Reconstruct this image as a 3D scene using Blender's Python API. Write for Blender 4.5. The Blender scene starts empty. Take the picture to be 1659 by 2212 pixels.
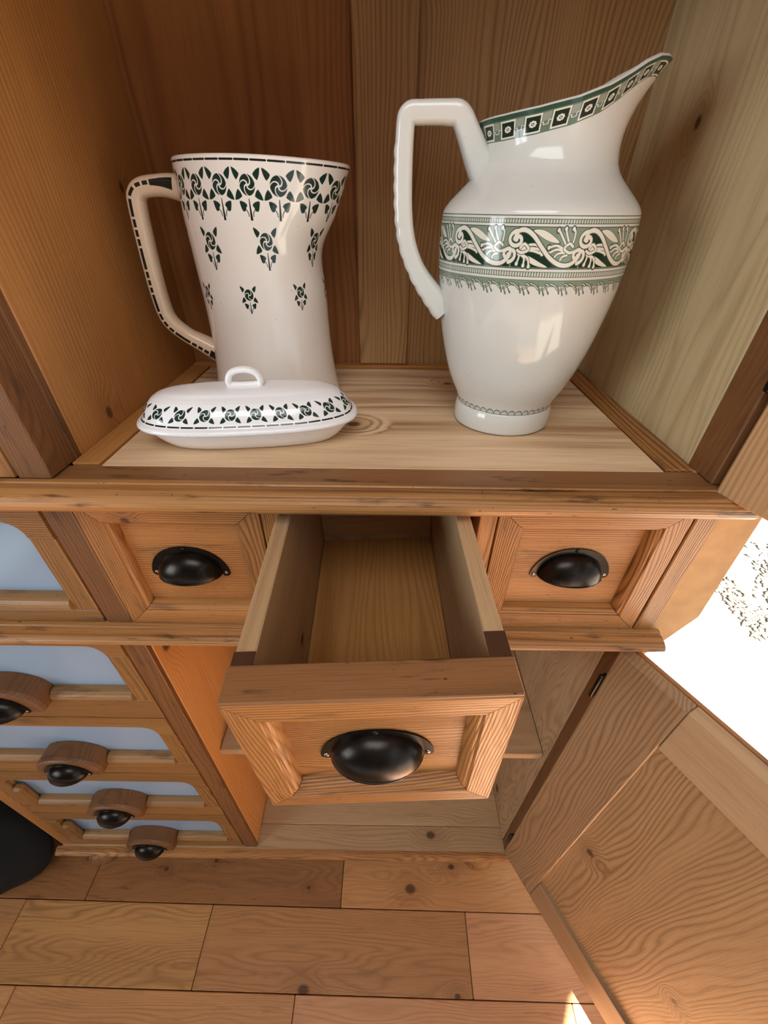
import bpy, bmesh, math, random
import numpy as np
from mathutils import Vector, Matrix

R = math.radians
SC = bpy.context.scene
COL = SC.collection
random.seed(7)

# ------------------------------------------------------------------ camera
CAM_POS = (0.3410, -0.3545, 1.5178)
YAW, PITCH, ROLL, F_PX = -0.0051, 0.6390, 0.0088, 889.57
def make_camera():
    cy, sy, cp, sp = math.cos(YAW), math.sin(YAW), math.cos(PITCH), math.sin(PITCH)
    f = Vector((sy * cp, cy * cp, -sp)); r = Vector((cy, -sy, 0)); u = r.cross(f)
    c, s = math.cos(ROLL), math.sin(ROLL)
    r2, u2 = c * r + s * u, -s * r + c * u
    cam = bpy.data.cameras.new('camera')
    cam.sensor_fit = 'VERTICAL'; cam.sensor_height = 36.0; cam.sensor_width = 36.0 * 1659 / 2212
    cam.lens = 36.0 * F_PX / 2212.0
    cam.clip_start = 0.01
    o = bpy.data.objects.new('camera', cam); COL.objects.link(o)
    m = Matrix((r2, u2, -f)).transposed().to_4x4(); m.translation = CAM_POS
    o.matrix_world = m
    SC.camera = o
make_camera()

# ------------------------------------------------------------------ light and exposure
W = bpy.data.worlds.new('world'); SC.world = W; W.use_nodes = True
W.node_tree.nodes['Background'].inputs[0].default_value = (0.92, 0.97, 1.0, 1)
W.node_tree.nodes['Background'].inputs[1].default_value = 1.15

def lamp(name, kind, loc, target, energy, color, size=None, size_y=None, angle=None):
    l = bpy.data.lights.new(name, kind); l.energy = energy; l.color = color
    if kind == 'AREA':
        l.shape = 'RECTANGLE'; l.size = size; l.size_y = size_y
    if angle is not None: l.angle = angle
    o = bpy.data.objects.new(name, l); COL.objects.link(o)
    o.location = loc
    d = Vector(target) - Vector(loc)
    o.rotation_euler = d.to_track_quat('-Z', 'Y').to_euler()
    return o
# high sun over the terrace; the roof keeps it off the cabinet
SUN_TAN = 1.73
SUN_DIR = Vector((-.42, .907, -SUN_TAN))
lamp('sun', 'SUN', tuple(Vector((1.5, -.5, 0)) - SUN_DIR * 3), (1.5, -.5, 0), 56.0, (1.0, 0.93, 0.82), angle=R(0.6))
# daylight falling through the window in the left wall
lamp('window_light', 'AREA', (-2.12, -1.55, 1.60), (0.0, -0.25, 1.45), 43.0, (0.84, 0.93, 1.0), 1.15, 1.25)
# added overhead fill behind the viewer; the ceiling has no opening
lamp('skylight', 'AREA', (0.20, -0.95, 2.47), (0.22, -0.80, 0.0), 13.0, (0.90, 0.96, 1.0), 1.0, 0.7)

VS = SC.view_settings
VS.view_transform = 'Standard'; VS.look = 'None'; VS.gamma = 1.0; VS.use_curve_mapping = False
VS.exposure = 0.0
SC.cycles.use_denoising = True
SC.cycles.max_bounces = 8
SC.cycles.sample_clamp_indirect = 30.0

# ------------------------------------------------------------------ object helpers
def thing(name, label, cat, loc, group=None):
    o = bpy.data.objects.new(name, None); COL.objects.link(o)
    o.location = loc; o.empty_display_size = 0.05
    o['label'] = label; o['category'] = cat
    if group: o['group'] = group
    return o
ORIGIN = {}
def origin_of(o):
    if o is None: return Vector((0, 0, 0))
    return ORIGIN.get(o.name, Vector(o.location))

class MB:
    """Collects faces with a grain coordinate per vertex and a uv per vertex."""
    def __init__(s):
        s.v = []; s.f = []; s.g = []; s.uv = []; s.sm = []; s.mi = []
    def add(s, verts, faces, grain=None, uv=None, smooth=False, mi=0):
        b = len(s.v)
        s.v += [tuple(p) for p in verts]
        s.g += [tuple(p) for p in (grain if grain is not None else verts)]
        s.uv += list(uv) if uv is not None else [(0, 0)] * len(verts)
        for f in faces:
            s.f.append([b + i for i in f]); s.sm.append(smooth); s.mi.append(mi)
    def build(s, name, mat, parent=None, label=None, kind=None):
        me = bpy.data.meshes.new(name)
        A = np.array(s.v); c = Vector(((A.min(0) + A.max(0)) / 2).tolist())
        me.from_pydata([(Vector(p) - c) for p in s.v], [], s.f)
        me.polygons.foreach_set('use_smooth', s.sm)
        me.polygons.foreach_set('material_index', s.mi)
        at = me.attributes.new('grain', 'FLOAT_VECTOR', 'POINT')
        at.data.foreach_set('vector', np.array(s.g, dtype=np.float32).ravel())
        uvl = me.uv_layers.new(name='uv')
        li = np.zeros(len(me.loops), dtype=np.int32); me.loops.foreach_get('vertex_index', li)
        uvl.data.foreach_set('uv', np.array(s.uv, dtype=np.float32)[li].ravel())
        for m in (mat if isinstance(mat, (list, tuple)) else [mat]): me.materials.append(m)
        me.validate(); me.update()
        bm = bmesh.new(); bm.from_mesh(me)
        bmesh.ops.recalc_face_normals(bm, faces=bm.faces[:]); bm.to_mesh(me); bm.free()
        o = bpy.data.objects.new(name, me); COL.objects.link(o)
        if parent:
            o.parent = parent; o.location = c - origin_of(parent)
        else:
            o.location = c
        ORIGIN[o.name] = c
        if label: o['label'] = label
        if kind: o['kind'] = kind
        return o

PERM = {'x': (1, 2, 0), 'y': (0, 2, 1), 'z': (0, 1, 2)}
def grain_of(pts, axis, seed=None):
    rnd = random.Random(seed) if seed is not None else random
    p = PERM[axis]
    off = (rnd.uniform(0.03, 0.09) * rnd.choice((-1, 1)) + 7 * rnd.randint(0, 9),
           rnd.uniform(0.02, 0.07) * rnd.choice((-1, 1)), rnd.uniform(0, 20))
    # the integer part in the first component tells boards apart; it is removed again in the shader
    return [(q[p[0]] + off[0] * 1.0, q[p[1]] + off[1], q[p[2]] + off[2]) for q in pts]

IDENT = lambda p: p
def bevel_box(lo, hi, b):
    vs = []; idx = {}
    for sx in (0, 1):
        for sy in (0, 1):
            for sz in (0, 1):
                c = [(lo, hi)[k][i] for i, k in enumerate((sx, sy, sz))]
                d = [b if k == 0 else -b for k in (sx, sy, sz)]
                for ax in range(3):
                    p = list(c)
                    for j in range(3):
                        if j != ax: p[j] += d[j]
                    idx[(sx, sy, sz, ax)] = len(vs); vs.append(tuple(p))
    fs = []
    for ax in range(3):
        o1, o2 = [(1, 2), (0, 2), (0, 1)][ax]
        for s in (0, 1):
            q = []
            for a, c in ((0, 0), (1, 0), (1, 1), (0, 1)):
                k = [0, 0, 0]; k[ax] = s; k[o1] = a; k[o2] = c
                q.append(idx[(k[0], k[1], k[2], ax)])
            fs.append(q)
    for ax in range(3):           # edge chamfers along ax
        o1, o2 = [(1, 2), (0, 2), (0, 1)][ax]
        for a in (0, 1):
            for c in (0, 1):
                k0 = [0, 0, 0]; k1 = [0, 0, 0]
                k0[o1] = k1[o1] = a; k0[o2] = k1[o2] = c; k1[ax] = 1
                fs.append([idx[(*k0, o1)], idx[(*k0, o2)], idx[(*k1, o2)], idx[(*k1, o1)]])
    for sx in (0, 1):
        for sy in (0, 1):
            for sz in (0, 1):
                fs.append([idx[(sx, sy, sz, a)] for a in range(3)])
    return vs, fs
def add_board(mb, lo, hi, axis='x', xf=IDENT, bevel=0.0012, seed=None):
    b = min(bevel, min(hi[i] - lo[i] for i in range(3)) * 0.3)
    vs, fs = bevel_box(lo, hi, b)
    mb.add([xf(p) for p in vs], fs, grain_of(vs, axis, seed))
def board(name, mat, parent, lo, hi, axis='x', xf=IDENT, bevel=0.0012, seed=None, label=None):
    mb = MB(); add_board(mb, lo, hi, axis, xf, bevel, seed)
    return mb.build(name, mat, parent, label)
def add_extrude(mb, prof, a0, a1, fn, axis, smooth=False, cap=True, seed=None, g=None):
    """prof: closed list of (p,q); a0/a1: function (p,q)->start/end coordinate along the length; fn(a,p,q)->xyz (local)."""
    n = len(prof)
    vs = [fn(a0(p, q), p, q) for p, q in prof] + [fn(a1(p, q), p, q) for p, q in prof]
    fs = [[i, (i + 1) % n, n + (i + 1) % n, n + i] for i in range(n)]
    return vs, fs, [list(range(n)), list(range(n, 2 * n))]
def poly_prism(pts2, d0, d1, fn):
    n = len(pts2)
    vs = [fn(p[0], d0, p[1]) for p in pts2] + [fn(p[0], d1, p[1]) for p in pts2]
    fs = [[i, (i + 1) % n, n + (i + 1) % n, n + i] for i in range(n)] + [list(range(n)), list(range(n, 2 * n))]
    return vs, fs
def loft(mb, rings, closed=True, smooth=True, uv=None, cap0=False, cap1=False, xf=IDENT, mi=0):
    m = len(rings[0]); vs = []; uvs = []
    k = m + (1 if closed and uv is not None else 0)
    for i, r in enumerate(rings):
        for j in range(k):
            vs.append(xf(r[j % m])); uvs.append(uv(i, j) if uv else (0, 0))
    fs = []
    for i in range(len(rings) - 1):
        for j in range(k - 1 if (uv is not None or not closed) else m):
            a, b = j, (j + 1) % k
            fs.append([i * k + a, i * k + b, (i + 1) * k + b, (i + 1) * k + a])
    if cap0: fs.append([j for j in range(m)])
    if cap1: fs.append([(len(rings) - 1) * k + j for j in range(m)])
    mb.add(vs, fs, None, uvs, smooth, mi)
def catmull(P, n=8):
    P = [Vector(p) for p in P]; out = []
    for i in range(len(P) - 1):
        p0 = P[max(i - 1, 0)]; p1 = P[i]; p2 = P[i + 1]; p3 = P[min(i + 2, len(P) - 1)]
        for k in range(n):
            t = k / n
            out.append(0.5 * ((2 * p1) + (p2 - p0) * t + (2 * p0 - 5 * p1 + 4 * p2 - p3) * t * t + (3 * p1 - p0 - 3 * p2 + p3) * t ** 3))
    out.append(P[-1]); return out
def interp(x, xs, ys): return float(np.interp(x, xs, ys))
def smooth_profile(pts, n=10):
    return [(p[0], p[1]) for p in catmull([(p[0], p[1], 0) for p in pts], n)]

# ------------------------------------------------------------------ materials
def srgb(r, g, b):
    f = lambda c: (c / 12.92 if c <= 0.04045 else ((c + 0.055) / 1.055) ** 2.4)
    return (f(r / 255), f(g / 255), f(b / 255), 1)
class NT:
    def __init__(s, name):
        s.m = bpy.data.materials.new(name); s.m.use_nodes = True
        s.t = s.m.node_tree; s.b = s.t.nodes['Principled BSDF']
    def n(s, typ, **kw):
        nd = s.t.nodes.new(typ)
        for k, v in kw.items(): setattr(nd, k, v)
        return nd
    def l(s, a, b): s.t.links.new(a, b)
    def inp(s, sock, v):
        if hasattr(v, 'is_output') or isinstance(v, bpy.types.NodeSocket): s.l(v, sock)
        else: sock.default_value = v
    def math(s, op, a, b=0.0, c=0.0, clamp=False):
        nd = s.n('ShaderNodeMath', operation=op, use_clamp=clamp)
        s.inp(nd.inputs[0], a); s.inp(nd.inputs[1], b); s.inp(nd.inputs[2], c); return nd.outputs[0]
    def vmath(s, op, a, b):
        nd = s.n('ShaderNodeVectorMath', operation=op); s.inp(nd.inputs[0], a); s.inp(nd.inputs[1], b); return nd.outputs[0]
    def noise(s, vec, scale, detail=2.0, rough=0.5):
        nd = s.n('ShaderNodeTexNoise'); s.l(vec, nd.inputs['Vector']); nd.inputs['Scale'].default_value = scale
        nd.inputs['Detail'].default_value = detail; nd.inputs['Roughness'].default_value = rough; return nd.outputs[0]
    def mix(s, fac, a, b, mode='MIX'):
        nd = s.n('ShaderNodeMix', data_type='RGBA', blend_type=mode)
        s.inp(nd.inputs[0], fac); s.inp(nd.inputs[6], a); s.inp(nd.inputs[7], b); return nd.outputs[2]
    def maprange(s, v, a, b, c=0.0, d=1.0, smooth=True):
        nd = s.n('ShaderNodeMapRange', interpolation_type='SMOOTHSTEP' if smooth else 'LINEAR')
        s.inp(nd.inputs[0], v)
        for i, x in enumerate((a, b, c, d)): nd.inputs[1 + i].default_value = x
        return nd.outputs[0]
def wood(name, light, dark, knotc=(70, 38, 18), freq=170.0, contrast=0.75, knots=0.5, rough=0.42, tint=0.16, bump=0.25, stain=0.0, knot_scale=5.0, coat=0.0, fig=0.030):
    t = NT(name)
    at = t.n('ShaderNodeAttribute', attribute_name='grain')
    sx = t.n('ShaderNodeSeparateXYZ'); t.l(at.outputs['Vector'], sx.inputs[0])
    cell = t.math('ROUND', t.math('DIVIDE', sx.outputs[0], 7.0))
    u = t.math('SUBTRACT', sx.outputs[0], t.math('MULTIPLY', cell, 7.0))
    v, w = sx.outputs[1], sx.outputs[2]
    cb = t.n('ShaderNodeCombineXYZ'); t.l(u, cb.inputs[0]); t.l(v, cb.inputs[1]); t.l(w, cb.inputs[2])
    P = cb.outputs[0]
    # knots
    kv = t.n('ShaderNodeCombineXYZ'); t.l(t.math('ADD', u, v), kv.inputs[0]); t.l(t.math('MULTIPLY', w, 0.75), kv.inputs[1]); t.l(t.math('MULTIPLY', cell, 3.7), kv.inputs[2])
    vo = t.n('ShaderNodeTexVoronoi', voronoi_dimensions='2D'); t.l(kv.outputs[0], vo.inputs['Vector']); vo.inputs['Scale'].default_value = knot_scale
    vo.inputs['Randomness'].default_value = 1.0
    d = vo.outputs['Distance']
    sc = t.n('ShaderNodeSeparateColor'); t.l(vo.outputs['Color'], sc.inputs[0])
    has = t.math('LESS_THAN', sc.outputs[0], knots)
    ksize = t.math('MULTIPLY_ADD', sc.outputs[1], 0.05, 0.022)
    kd = t.math('DIVIDE', d, ksize)
    kmask = t.math('MULTIPLY', has, t.maprange(kd, 1.0, 0.45))
    halo = t.math('MULTIPLY', has, t.maprange(kd, 4.5, 0.8))
    # growth rings, bent round the knots
    wp = t.vmath('MULTIPLY', P, (9.0, 9.0, 1.6))
    n1 = t.noise(wp, 1.0, 2.0)
    uu = t.math('ADD', u, t.math('MULTIPLY', t.math('SUBTRACT', n1, 0.5), fig * 4))
    ln = t.math('SQRT', t.math('ADD', t.math('MULTIPLY', uu, uu), t.math('MULTIPLY', v, v)))
    ring = t.math('ADD', t.math('MULTIPLY', ln, freq), t.math('MULTIPLY', halo, 2.6))
    ring = t.math('ADD', ring, t.math('MULTIPLY', t.noise(t.vmath('MULTIPLY', P, (120, 120, 5)), 1.0, 2.0), 0.55))
    fr = t.math('FRACT', ring)
    line = t.math('POWER', t.math('SUBTRACT', 1.0, t.math('ABSOLUTE', t.math('MULTIPLY_ADD', fr, 2.0, -1.35), 0)), 2.0, clamp=True)
    amp = t.maprange(t.noise(t.vmath('MULTIPLY', P, (25, 25, 1.5)), 1.0, 1.0), 0.15, 0.6)
    line = t.math('MULTIPLY', line, t.math('MULTIPLY', amp, contrast))
    fib = t.noise(t.vmath('MULTIPLY', P, (900, 900, 14)), 1.0, 2.0)
    big = t.noise(t.vmath('MULTIPLY', P, (11, 11, 1.3)), 1.0, 3.0)
    col = t.mix(line, srgb(*light), srgb(*dark))
    col = t.mix(t.math('MULTIPLY', t.maprange(big, 0.35, 0.75), 0.45), col, t.mix(0.55, srgb(*light), srgb(*dark)))
    col = t.mix(t.math('MULTIPLY', t.maprange(fib, 0.45, 0.72), 0.32), col, srgb(*dark))
    col = t.mix(t.math('MULTIPLY', halo, 0.30), col, srgb(*dark))
    col = t.mix(t.math('MULTIPLY', kmask, 0.85), col, srgb(*knotc))
    if stain > 0:
        st = t.noise(t.vmath('MULTIPLY', P, (60, 60, 9)), 1.0, 4.0, 0.65)
        col = t.mix(t.math('MULTIPLY', t.maprange(st, 0.56, 0.70), stain), col, srgb(48, 30, 20))
        st2 = t.noise(t.vmath('MULTIPLY', P, (300, 300, 120)), 1.0, 2.0, 0.6)
        col = t.mix(t.math('MULTIPLY', t.maprange(st2, 0.70, 0.76), min(1, stain * 1.6)), col, srgb(40, 26, 18))
    wn = t.n('ShaderNodeTexWhiteNoise', noise_dimensions='1D'); t.l(t.math('ADD', cell, 0.37), wn.inputs['W'])
    val = t.math('MULTIPLY_ADD', t.math('SUBTRACT', wn.outputs[0], 0.5), tint, 1.0)
    hs = t.n('ShaderNodeHueSaturation'); t.l(col, hs.inputs['Color']); t.l(val, hs.inputs['Value'])
    t.l(hs.outputs[0], t.b.inputs['Base Color'])
    t.inp(t.b.inputs['Roughness'], t.math('MULTIPLY_ADD', fib, 0.2, rough - 0.08))
    t.b.inputs['Specular IOR Level'].default_value = 0.4
    if coat: t.b.inputs['Coat Weight'].default_value = coat; t.b.inputs['Coat Roughness'].default_value = 0.25
    bp = t.n('ShaderNodeBump'); bp.inputs['Strength'].default_value = bump; bp.inputs['Distance'].default_value = 0.0008
    hgt = t.math('SUBTRACT', t.math('MULTIPLY', fib, 0.6), t.math('MULTIPLY', line, 0.8))
    t.l(hgt, bp.inputs['Height']); t.l(bp.outputs[0], t.b.inputs['Normal'])
    return t.m
def plain(name, col, rough=0.5, metal=0.0, spec=0.5, noise_amt=0.0, noise_scale=80.0, bump=0.0, coat=0.0):
    t = NT(name); tc = t.n('ShaderNodeTexCoord')
    n = t.noise(tc.outputs['Object'], noise_scale, 4.0)
    c = srgb(*col); dk = tuple(x * (1 - noise_amt) for x in c[:3]) + (1,)
    t.l(t.mix(t.maprange(n, 0.35, 0.7), c, dk), t.b.inputs['Base Color'])
    t.b.inputs['Roughness'].default_value = rough; t.b.inputs['Metallic'].default_value = metal
    t.b.inputs['Specular IOR Level'].default_value = spec
    if coat: t.b.inputs['Coat Weight'].default_value = coat; t.b.inputs['Coat Roughness'].default_value = 0.05
    if bump:
        bp = t.n('ShaderNodeBump'); bp.inputs['Strength'].default_value = bump; bp.inputs['Distance'].default_value = 0.001
        t.l(n, bp.inputs['Height']); t.l(bp.outputs[0], t.b.inputs['Normal'])
    return t.m
def ceramic(name, col, img=None):
    t = NT(name); tc = t.n('ShaderNodeTexCoord')
    n = t.noise(tc.outputs['Object'], 22.0, 3.0)
    c = srgb(*col); c2 = tuple(x * 0.93 for x in c[:3]) + (1,)
    base = t.mix(n, c, c2)
    sp = t.noise(tc.outputs['Object'], 260.0, 1.0)
    base = t.mix(t.math('MULTIPLY', t.maprange(sp, 0.765, 0.79), 0.35), base, srgb(120, 105, 88))
    if img is not None:
        uv = t.n('ShaderNodeUVMap', uv_map='uv')
        im = t.n('ShaderNodeTexImage', image=img, interpolation='Cubic'); t.l(uv.outputs[0], im.inputs[0])
        base = t.mix(im.outputs['Alpha'], base, im.outputs['Color'])
    t.l(base, t.b.inputs['Base Color'])
    t.b.inputs['Roughness'].default_value = 0.10
    t.b.inputs['Specular IOR Level'].default_value = 0.5
    t.b.inputs['Subsurface Weight'].default_value = 0.0
    bp = t.n('ShaderNodeBump'); bp.inputs['Strength'].default_value = 0.06; bp.inputs['Distance'].default_value = 0.004
    t.l(t.noise(tc.outputs['Object'], 45.0, 1.0), bp.inputs['Height']); t.l(bp.outputs[0], t.b.inputs['Normal'])
    return t.m

M = {}
M['pine'] = wood('waxed pine', (193, 138, 78), (139, 84, 38), knots=0.35, contrast=0.7)
M['pine_front'] = wood('old waxed pine of the fronts', (178, 122, 66), (94, 52, 22), knots=0.2, contrast=0.95, stain=0.45, bump=0.5, freq=330)
M['pine_dark'] = wood('darkened pine edge', (122, 80, 44), (74, 45, 24), knots=0.1, contrast=0.6, stain=0.5, freq=240, bump=0.4)
M['pine_shelf'] = wood('bare pale pine board', (236, 206, 168), (158, 114, 74), knots=0.6, contrast=1.0, freq=130, rough=0.55)
M['pine_pale'] = wood('bleached greenish pine', (196, 174, 132), (152, 128, 88), knots=0.35, contrast=0.6, freq=150, rough=0.6)
M['pine_back'] = wood('dark pine back board', (158, 104, 56), (108, 64, 30), knots=0.15, contrast=0.7, freq=200)  # darkened to stand for the shade at the back of the cabinet
M['pine_gold'] = wood('golden pine', (222, 156, 88), (176, 108, 50), knots=0.3, contrast=0.6, freq=150, rough=0.45)  # brightened to stand for sun bounce on the cupboard's left side
M['pine_back_pale'] = wood('paler pine back board', (186, 146, 98), (126, 88, 50), knots=0.15, contrast=0.8, freq=200)
M['pine_worn'] = wood('stained worn pine edge', (146, 100, 62), (92, 58, 32), knots=0.1, contrast=0.6, stain=0.9, freq=240, bump=0.5)
M['pine_olive'] = wood('olive brown old pine', (150, 105, 56), (82, 50, 22), knots=0.2, contrast=0.85, stain=0.5, bump=0.4, freq=300)
M['pine_moulding'] = wood('rubbed pale pine moulding', (152, 114, 72), (96, 64, 36), knots=0.05, contrast=0.5, stain=0.5, freq=260)  # paled for rubbing and for the light glancing off its top
M['pine_upper'] = wood('pine of the upper door', (190, 150, 106), (132, 94, 58), knots=0.3, contrast=0.8, freq=150)
M['door_panel'] = wood('knotty pine door panel', (170, 134, 94), (112, 80, 48), knots=0.95, contrast=0.85, freq=150, knot_scale=4.2)
M['floor_dark'] = wood('dark burred floor plank', (156, 104, 62), (92, 56, 32), knots=0.6, contrast=0.4, freq=70, rough=0.38, tint=0.1, fig=0.09, stain=0.5, knot_scale=9)
M['floor_gold'] = wood('golden floor plank', (190, 138, 84), (118, 76, 42), knots=0.3, contrast=0.65, freq=70, rough=0.38, tint=0.1, fig=0.10, stain=0.2)
M['floor_rose'] = wood('rosy floor plank', (204, 146, 102), (142, 92, 58), knots=0.3, contrast=0.45, freq=110, rough=0.38, tint=0.1, fig=0.06, stain=0.2, knot_scale=8)
M['pine_waist'] = wood('handled pine moulding', (178, 126, 74), (92, 54, 26), knots=0.05, contrast=0.8, stain=0.8, bump=0.5, freq=330, rough=0.36)
M['pine_glue'] = wood('glue stained end grain', (82, 52, 33), (46, 28, 18), knots=0.0, contrast=0.6, stain=0.6, bump=0.6)
M['pine_inner'] = wood('dry pine of the inside', (190, 134, 74), (140, 86, 40), knots=0.4, contrast=0.5, freq=200, rough=0.6)
M['pine_raw'] = wood('grey raw pine', (190, 156, 116), (136, 102, 68), knots=0.3, contrast=0.6, freq=260, rough=0.7, stain=0.15)
M['pine_door'] = wood('pale pine of the doors', (166, 132, 95), (112, 80, 50), knots=0.45, contrast=0.8, freq=150, rough=0.5, knot_scale=4.0)
M['floor'] = wood('oak floor plank', (192, 136, 86), (132, 84, 48), knots=0.3, contrast=0.5, freq=90, rough=0.38, tint=0.45, fig=0.07, stain=0.2)
M['grey_panel'] = plain('grey blue enamel panel', (136, 156, 178), rough=0.14, noise_amt=0.06, noise_scale=4)  # blue of the reflected sky is put into the base colour
M['iron'] = plain('dark bronzed steel', (44, 39, 35), rough=0.28, metal=0.85, noise_amt=0.4, noise_scale=90)
M['screw'] = plain('worn steel screw', (150, 140, 130), rough=0.3, metal=1.0)
M['black'] = plain('black cloth', (9, 9, 10), rough=0.9, noise_amt=0.5, noise_scale=30, bump=0.4)
M['card'] = plain('kraft cardboard', (196, 152, 104), rough=0.85, noise_amt=0.16, noise_scale=35, bump=0.5)
M['stone'] = plain('grey terrace stone', (158, 152, 142), rough=0.8, noise_amt=0.15, noise_scale=6)
M['pebble'] = plain('grey pebble', (104, 98, 88), rough=0.8, noise_amt=0.5, noise_scale=60)

# ------------------------------------------------------------------ structure: floor, terrace
floor = MB(); add_board(floor, (-1.6, -1.9, -0.05), (1.30, 0.62, -0.021), 'x', bevel=0.001)
FLOOR = floor.build('floor', M['pine_dark']); FLOOR['kind'] = 'structure'
TH = R(-0.6)
def fx(p): return (p[0] * math.cos(TH) - p[1] * math.sin(TH), p[0] * math.sin(TH) + p[1] * math.cos(TH), p[2])
JOINTS = {0: [-1.1, -.55, .12, .70], 1: [-1.3, -.463, .233, .95], 2: [-1.25, -.62, -.111, .567, 1.05], 3: [-1.0, -.536, .141, .80], 4: [-1.2, -.35, .33, .98],
          -1: [-.9, -.1, .62], -2: [-1.2, -.4, .35, .9], -3: [-.8, 0, .7], 5: [-1, -.2, .5], 6: [-1.3, -.5, .2, .9], 7: [-.9, 0, .6], 8: [-1.2, -.4, .4], 9: [-.9, .1, .7], 10: [-1.2, -.3, .5]}
for row in range(-3, 11):
    y1 = -.099 + .153 * (1 - row) + .153; y1 = -.099 + .153 * (2 - row); y0 = y1 - .153
    xs = [-1.58] + JOINTS[row] + [1.28]
    for i in range(len(xs) - 1):
        fm = {(1, 1): 'floor_dark', (1, 2): 'floor_dark', (2, 2): 'floor_gold', (2, 4): 'floor_rose', (1, 3): 'floor', (3, 3): 'floor_rose', (3, 4): 'floor_rose'}.get((row, i), 'floor')
        board('floor_plank', M[fm], FLOOR, (xs[i] + .0008, y0 + .0008, -.021), (xs[i + 1] - .0008, y1 - .0008, 0.0), 'x', fx, bevel=0.0015, seed=row * 17 + i)

M['wall'] = plain('matt umber wall paint', (112, 96, 80), rough=0.9, noise_amt=0.05, noise_scale=12)
M['ceiling'] = plain('dun ceiling paint', (128, 116, 102), rough=0.9, noise_amt=0.03, noise_scale=8)
M['paint'] = plain('white window paint', (232, 230, 224), rough=0.4)
def struct(name, lo, hi, mat):
    mb = MB(); add_board(mb, lo, hi, 'x', bevel=.002); o = mb.build(name, mat); o['kind'] = 'structure'; return o
struct('wall_back', (-2.05, .440, -.02), (1.00, .56, 2.5), M['wall'])
struct('wall_front', (-2.05, -3.3, -.02), (1.30, -3.18, 2.5), M['wall'])
WY0, WY1, WZ0, WZ1 = -2.10, -1.00, .95, 2.20
wl = MB()
for lo, hi in (((-2.05, -3.18, -.02), (-1.95, WY0, 2.5)), ((-2.05, WY1, -.02), (-1.95, .44, 2.5)), ((-2.05, WY0, -.02), (-1.95, WY1, WZ0)), ((-2.05, WY0, WZ1), (-1.95, WY1, 2.5))):
    add_board(wl, lo, hi, 'x', bevel=.001)
WLO = wl.build('wall_left', M['wall']); WLO['kind'] = 'structure'
wn_ = MB()
for lo, hi in (((-2.03, WY0, WZ0), (-1.98, WY0 + .05, WZ1)), ((-2.03, WY1 - .05, WZ0), (-1.98, WY1, WZ1)), ((-2.03, WY0, WZ0), (-1.98, WY1, WZ0 + .05)), ((-2.03, WY0, WZ1 - .05), (-1.98, WY1, WZ1)),
               ((-2.03, -1.58, WZ0), (-1.98, -1.52, WZ1)), ((-2.02, WY0, 1.80), (-1.99, WY1, 1.83))):
    add_board(wn_, lo, hi, 'x', bevel=.003)
WNO = wn_.build('window_1', M['paint']); WNO['kind'] = 'structure'
# unseen roof over the room; sunny edge cut to shape the sun patch
H_ = 2.5
def roof_pt(x, y): return (x - SUN_DIR.x * H_ / SUN_TAN, y - SUN_DIR.y * H_ / SUN_TAN)
RP = [roof_pt(*q) for q in ((1.22, .060), (.800, -.262), (.752, -.34), (.60, -.70), (.50, -1.7), (-3.2, -1.7), (-3.2, 1.9), (1.24, 1.9))]
RP = [(-2.05, -3.3) if i == 5 else q for i, q in enumerate(RP)]
vs, fs = poly_prism([(p[0], p[1]) for p in RP], H_, H_ + .12, lambda a, b, c: (a, c, b))
cl_ = MB(); cl_.add(vs, fs); CEIL = cl_.build('ceiling', M['ceiling']); CEIL['kind'] = 'structure'

ter = MB(); add_board(ter, (1.30, -2.6, -.12), (5.5, 4.5, -.04), 'x', bevel=.002)
TER = ter.build('terrace', M['stone']); TER['kind'] = 'structure'
peb = MB(); rr = random.Random(3)
OCT = [(1, 0, 0), (-1, 0, 0), (0, 1, 0), (0, -1, 0), (0, 0, 1), (0, 0, -1)]
OF = [(0, 2, 4), (2, 1, 4), (1, 3, 4), (3, 0, 4), (2, 0, 5), (1, 2, 5), (3, 1, 5), (0, 3, 5)]
def pebble(x, y):
    a, b, c, rot = rr.uniform(.012, .03), rr.uniform(.008, .018), rr.uniform(.006, .012), rr.uniform(0, 6.3)
    vs = []
    for p in OCT:
        q = (p[0] * a, p[1] * b)
        vs.append((x + q[0] * math.cos(rot) - q[1] * math.sin(rot), y + q[0] * math.sin(rot) + q[1] * math.cos(rot), -.036 + p[2] * c))
    peb.add(vs, OF, smooth=True)
for k in range(520):
    s = rr.random()
    pebble(2.10 + .34 * s + rr.uniform(0, .5), .82 + .62 * s + rr.uniform(-.10, .10))
for k in range(200):
    pebble(rr.uniform(2.02, 2.16), rr.uniform(.82, 1.20))
PEB = peb.build('gravel', M['pebble'])
PEB['kind'] = 'stuff'; PEB['label'] = 'grey gravel strewn on the glaring sunlit terrace beside the cabinet'; PEB['category'] = 'gravel'

# ------------------------------------------------------------------ the cabinet
CAB = thing('pine_cabinet', 'large old waxed pine cabinet with open shelf, drawers and cup pulls on wooden floor', 'cabinet', (0.08, 0.2, 0.0))
XL, XR, D, ZS = 0.0, 0.673, 0.392, 1.29     # inside of the right half; shelf height
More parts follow.
